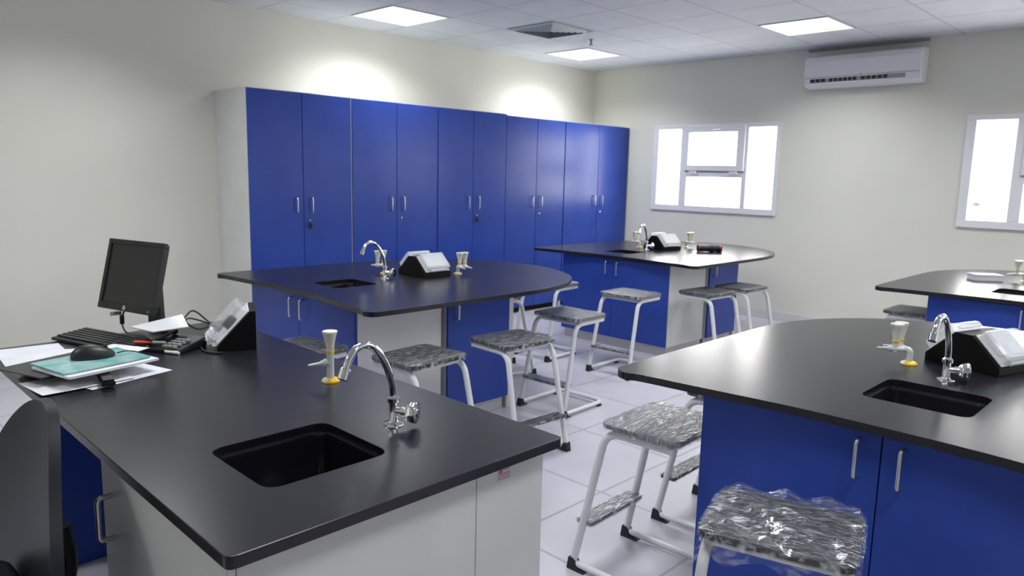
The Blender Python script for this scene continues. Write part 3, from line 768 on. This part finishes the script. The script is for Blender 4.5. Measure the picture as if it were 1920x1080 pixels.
bm = bmesh.new(); prism(bm, [(-.045, 0), (.045, 0), (.035, bk.z), (-.035, bk.z)], bk.y-.012, bk.y+.012, 'y'); bmesh.ops.recalc_face_normals(bm, faces=bm.faces); new('stand_neck', bm, 'black', t, bevel=.004)
bm = bmesh.new(); lathe(bm, [(.105, 0), (.105, .006), (.09, .012), (.03, .018)], T(0, bk.y-.045, 0), 32, sy=.8); new('stand_foot', bm, 'black', t, smooth=True)
def cable(name, label, pts, r=.003, n=8, matn='cable'):
    bm = bmesh.new(); tube(bm, smooth_path(pts, n), r, 8); o = new(name, bm, matn, smooth=True); return tag(o, label, 'cable')
# ------------------------------------------------------------------ keyboard (top: rows of keys)
t = thing('keyboard', 'black keyboard in front of the monitor on the teacher bench', 'keyboard', (.905, 3.19, ZT), math.radians(-73))
bm = bmesh.new(); L_, D_ = .44, .145; prism(bm, [(-D_/2, 0), (D_/2, 0), (D_/2, .024), (-D_/2, .012)], -L_/2, L_/2, 'x'); bmesh.ops.recalc_face_normals(bm, faces=bm.faces)
new('keyboard_case', bm, 'black', t, bevel=.003)
for r in range(6):
    y = -D_/2+.018+r*.0215; zz = .0135+(y+D_/2)*.083
    bm = bmesh.new(); xs = -L_/2+.012
    for k in range(22):
        if k in (15, 18): xs += .006
        wk = .0168
        if not (r == 0 and 3 < k < 9): box(bm, xs, xs+wk, y, y+.0175, zz-.001, zz+.006)
        else: box(bm, xs-.003, xs+wk, y, y+.0175, zz-.001, zz+.006)
        xs += .0187
    new('key_row', bm, 'black', t, bevel=.001, bseg=1)
# ------------------------------------------------------------------ papers and mouse
def sheet(name, label, cat, cx, cy, z, w, l, rz, th=.0008, m='paper', group=None, bend=0):
    bm = bmesh.new(); nx, ny = 8, 10; V = {}
    rr = random.Random(int(cx*1000+cy*777))
    ph = rr.uniform(0, 6)
    for tp in (0, 1):
        for i in range(nx+1):
            for j in range(ny+1):
                x = (i/nx-.5)*w; y = (j/ny-.5)*l; b_ = bend*(max(0, abs(y/l*2)-.4)**2+.5*max(0, x/w*2-.3)**2*(1+math.sin(ph)))
                V[tp, i, j] = bm.verts.new((x, y, th*tp+b_))
    for i in range(nx):
        for j in range(ny):
            bm.faces.new([V[1, i, j], V[1, i+1, j], V[1, i+1, j+1], V[1, i, j+1]]); bm.faces.new([V[0, i, j], V[0, i, j+1], V[0, i+1, j+1], V[0, i+1, j]])
    for i in range(nx):
        bm.faces.new([V[0, i, 0], V[0, i+1, 0], V[1, i+1, 0], V[1, i, 0]]); bm.faces.new([V[0, i+1, ny], V[0, i, ny], V[1, i, ny], V[1, i+1, ny]])
    for j in range(ny):
        bm.faces.new([V[0, 0, j+1], V[0, 0, j], V[1, 0, j], V[1, 0, j+1]]); bm.faces.new([V[0, nx, j], V[0, nx, j+1], V[1, nx, j+1], V[1, nx, j]])
    o = new(name, bm, m, smooth=True, sharp=40); o.location = (cx, cy, z); o.rotation_euler = (0, 0, rz)
    return tag(o, label, cat, group)
GP = 'papers on the teacher bench'
R = math.radians
sheet('paper_sheet', 'bottom loose white sheet sticking out toward the sink from the paper pile', 'paper', .79, 2.665, ZT+.001, .21, .29, R(-74), group=GP)
sheet('paper_sheet', 'bottom loose white sheet nearest the bench front edge under the pile', 'paper', .675, 2.655, ZT+.0035, .20, .28, R(-84), group=GP, bend=.003)
sheet('paper_stack', 'thin stack of white sheets at the far left of the bench', 'paper', .655, 3.13, ZT+.001, .21, .297, R(-4), th=.006, group=GP)
sheet('paper_stack', 'thin stack of white sheets lying before the keyboard', 'paper', .705, 2.925, ZT+.010, .215, .297, R(-28), th=.012, group=GP, bend=.003)
st_ = thing('stapler', 'dark stapler wedged under the paper pile at the front', 'stapler', (.735, 2.575, ZT+.010), R(80))
bm = bmesh.new(); prism(bm, [(-.07, 0), (.07, 0), (.07, .008), (-.05, .010), (-.07, .014)], -.020, .020, 'y'); bmesh.ops.recalc_face_normals(bm, faces=bm.faces); new('stapler_base', bm, 'black', st_, bevel=.002)
bm = bmesh.new(); prism(bm, [(-.07, .0145), (.068, .010), (.068, .016), (.0, .022), (-.07, .022)], -.017, .017, 'y'); bmesh.ops.recalc_face_normals(bm, faces=bm.faces); new('stapler_arm', bm, 'black', st_, bevel=.003)
sheet('folder', 'dark folder lying in the middle of the paper pile', 'folder', .675, 2.80, ZT+.033, .23, .31, R(-70), th=.004, m='screen')
sheet('paper_stack', 'thick stack of white sheets directly under the teal booklet', 'paper', .745, 2.695, ZT+.038, .225, .305, R(-76), th=.008, group=GP, bend=.003)
sheet('booklet', 'glossy teal and white booklet under the computer mouse', 'booklet', .735, 2.715, ZT+.049, .21, .29, R(-78), th=.006, m='teal')
sheet('paper_sheet', 'crumpled upper white sheet behind the mouse', 'paper', .83, 2.89, ZT+.028, .17, .24, R(-62), group=GP, bend=.003)
t = thing('computer_mouse', 'black computer mouse on the teal booklet', 'mouse', (.745, 2.735, ZT+.0565), R(-106))
bm = bmesh.new(); bmesh.ops.create_uvsphere(bm, u_segments=28, v_segments=16, radius=1)
for v in bm.verts:
    x, y, z_ = v.co; taper = 1-.12*y
    v.co = Vector((x*.037*taper, y*.068, max(z_, -.12)*(.040-.008*y)+.005))
new('mouse_shell', bm, 'black', t, smooth=True, sharp=70)
bm = bmesh.new(); lathe(bm, [(.010, -.004), (.010, .004)], T(0, .036, .030) @ rot('Y', PI/2), 14); new('scroll_wheel', bm, 'rubber', t)
cable('mouse_cable', 'thin black mouse cable running off the pile to the desk', [(.815, 2.715, ZT+.066), (.85, 2.72, ZT+.066), (.90, 2.76, ZT+.045), (.94, 2.80, ZT+.01), (.955, 2.84, ZT+.0025)], .002)
# pens
for (a, b, m_, lab) in (((.955, 2.985), (1.045, 2.90), 'red', 'red marker pen lying on the keyboard edge'), ((1.03, 2.87), (1.06, 2.81), 'acwhite', 'short white pen beside the phone')):
    v = Vector((b[0]-a[0], b[1]-a[1], 0)); t = thing('pen', lab, 'pen', (a[0], a[1], ZT+(.034 if m_ == 'red' else .007)), math.atan2(v.y, v.x))
    L1 = v.length; bm = bmesh.new(); lathe(bm, [(.003, 0), (.006, .004), (.006, L1*.6)], rot('Y', PI/2), 12); new('pen_barrel', bm, m_, t, smooth=True)
    bm = bmesh.new(); lathe(bm, [(.0055, L1*.6), (.007, L1*.62), (.006, L1)], rot('Y', PI/2), 12); new('pen_cap', bm, 'grey' if m_ == 'red' else 'acwhite', t, smooth=True)
# ------------------------------------------------------------------ phone with tablet on top
t = thing('desk_telephone', 'black desk telephone under the white document beside the socket box', 'telephone', (1.09, 2.925, ZT), R(-62))
bm = bmesh.new(); prism(bm, [(-.08, 0), (.08, 0), (.08, .040), (-.08, .016)], -.085, .085, 'x'); bmesh.ops.recalc_face_normals(bm, faces=bm.faces); new('phone_body', bm, 'black', t, bevel=.005)
bm = bmesh.new(); tube(bm, smooth_path([(-.060, -.072, .036), (-.060, -.05, .040), (-.060, 0, .046), (-.060, .055, .056), (-.060, .072, .054)], 6), [.017]*4+[.012]*16+[.017]*5, 12); new('handset', bm, 'black', t, smooth=True)
bm = bmesh.new()
for i in range(3):
    for j in range(4): box(bm, .0+i*.022, .015+i*.022, -.07+j*.024, -.054+j*.024, .020+j*.0036, .028+j*.0036)
new('keypad', bm, 'grey', t)
new('lime_sticker', B(.02, .055, -.0815, -.0802, .002, .014), 'lime', t)
bm = bmesh.new(); Q = [Vector(p) for p in ((.985, 3.10, ZT+.068), (1.03, 2.985, ZT+.060), (1.135, 2.895, ZT+.082), (1.165, 3.03, ZT+.108))]
nrm = (Q[1]-Q[0]).cross(Q[3]-Q[0]).normalized()
c0 = sum(Q, Vector())/4; lo = [bm.verts.new(q-c0) for q in Q]; hi = [bm.verts.new(q-c0+nrm*.006) for q in Q]
bm.faces.new(lo[::-1]); bm.faces.new(hi)
for k in range(4): bm.faces.new((lo[k], lo[(k+1) % 4], hi[(k+1) % 4], hi[k]))
bmesh.ops.recalc_face_normals(bm, faces=bm.faces)
o = new('document', bm, 'acwhite', bevel=.002); o.location = c0
tag(o, 'white card document propped on the telephone', 'document')
# cables
cable('power_cable', 'looped black power cable behind the monitor', [(1.14, 3.14, ZT+.02), (1.19, 3.10, ZT+.075), (1.24, 3.12, ZT+.105), (1.275, 3.09, ZT+.075), (1.28, 3.04, ZT+.05), (1.22, 3.02, ZT+.045), (1.19, 3.06, ZT+.07), (1.215, 3.09, ZT+.08), (1.27, 3.06, ZT+.06), (1.32, 3.05, ZT+.03), (1.35, 3.04, ZT+.0035)], .0035)
cable('power_cable', 'short black lead in front of the socket box', [(1.165, 2.86, ZT+.0045), (1.150, 2.80, ZT+.0045), (1.165, 2.745, ZT+.0045), (1.19, 2.72, ZT+.0045)], .004)
t = thing('video_cable', 'black lead with a ferrite lump and grey tag hanging behind the monitor', 'cable', (0, 0, 0))
bm = bmesh.new(); tube(bm, smooth_path([(1.045, 3.31, .975), (1.035, 3.335, .94), (1.03, 3.345, .90), (1.035, 3.30, .862), (1.09, 3.27, .860)], 8), .0035, 8); new('lead', bm, 'cable', t, smooth=True)
bm = bmesh.new(); lathe(bm, [(.007, 0), (.0095, .003), (.0095, .037), (.007, .04)], T(1.031, 3.343, .893), 14); new('ferrite_core', bm, 'black', t, smooth=True)
new('cable_tag', B(.985, 1.03, 3.34, 3.342, .935, .951), 'grey', t)

# ------------------------------------------------------------------ office chair
t = thing('office_chair', 'dark office chair with curved backrest at the left edge beside the teacher bench', 'chair', (.425, 2.11, 0), R(180))
# faces +x
bm = bmesh.new(); n, m_ = 16, 16; G = {}
for s in (0, 1):
    for i in range(n+1):
        for j in range(m_+1):
            u = (i/n-.5)*2; v = (j/m_-.5)*2; k_ = max(abs(u), abs(v))/max(1e-6, (abs(u)**2.2+abs(v)**2.2)**(1/2.2))
            y = u*k_*.37*(1-.36*v*k_); zz = .63+v*k_*.335; x = .02+.05*(u*k_)**2-.06*((zz-.45)/.55)+.012*s
            G[s, i, j] = bm.verts.new((x-(.0 if s else .014), y, zz))
for i in range(n):
    for j in range(m_):
        bm.faces.new([G[1, i, j], G[1, i+1, j], G[1, i+1, j+1], G[1, i, j+1]]); bm.faces.new([G[0, i, j], G[0, i, j+1], G[0, i+1, j+1], G[0, i+1, j]])
for i in range(n):
    for (p, q) in (((i, 0), (i+1, 0)), ((i+1, m_), (i, m_))): bm.faces.new([G[0, p[0], p[1]], G[0, q[0], q[1]], G[1, q[0], q[1]], G[1, p[0], p[1]]])
for j in range(m_):
    for (p, q) in (((0, j+1), (0, j)), ((n, j), (n, j+1))): bm.faces.new([G[0, p[0], p[1]], G[0, q[0], q[1]], G[1, q[0], q[1]], G[1, p[0], p[1]]])
bmesh.ops.recalc_face_normals(bm, faces=bm.faces)
new('backrest', bm, 'navy', t, smooth=True, sharp=60)
bm = bmesh.new(); prism(bm, rrect(.04, .34, -.20, .20, .08, 6), .43, .50, 'z'); new('seat', bm, 'navy', t, bevel=.02, bseg=4)
bm = bmesh.new(); tube(bm, smooth_path([(.10, 0, .43), (-.02, 0, .42), (-.06, 0, .50), (-.05, 0, .62)], 5), .02, 10); new('back_bracket', bm, 'black', t, smooth=True)
bm = bmesh.new(); lathe(bm, [(.028, .10), (.028, .25), (.018, .26), (.018, .43)], T(.2, 0, 0), 16); new('gas_column', bm, 'black', t, smooth=True)
for k in range(5):
    a = 2*PI*k/5+.3; dx, dy = math.cos(a), math.sin(a)
    bm = bmesh.new(); tube(bm, [(.2+dx*.02, dy*.02, .12), (.2+dx*.27, dy*.27, .075)], [.022, .014], 10); sp = new('base_spoke', bm, 'black', t, smooth=True)
    bm = bmesh.new(); lathe(bm, [(.026, -.02), (.03, -.015), (.03, .015), (.026, .02)], T(.2+dx*.27, dy*.27, .03) @ rot('Z', a+PI/2) @ rot('Y', PI/2), 14); new('caster', bm, 'rubber', sp, smooth=True)

# ------------------------------------------------------------------ street lamp outside
t = thing('street_lamp', 'distant brown street lamp seen through the right window', 'street lamp', (25, 5.525, -6))
bm = bmesh.new(); tube(bm, [(0, 0, 0), (0, 0, 6.95)], .05, 8); new('lamp_post', bm, 'acwhite', t, smooth=True)
bm = bmesh.new(); lathe(bm, [(.03, 6.95), (.10, 6.98), (.11, 7.02), (.06, 7.06), (.02, 7.08)], None, 16); new('lamp_head', bm, mat('rust_brown', (.035, .017, .006), .8), t, smooth=True)
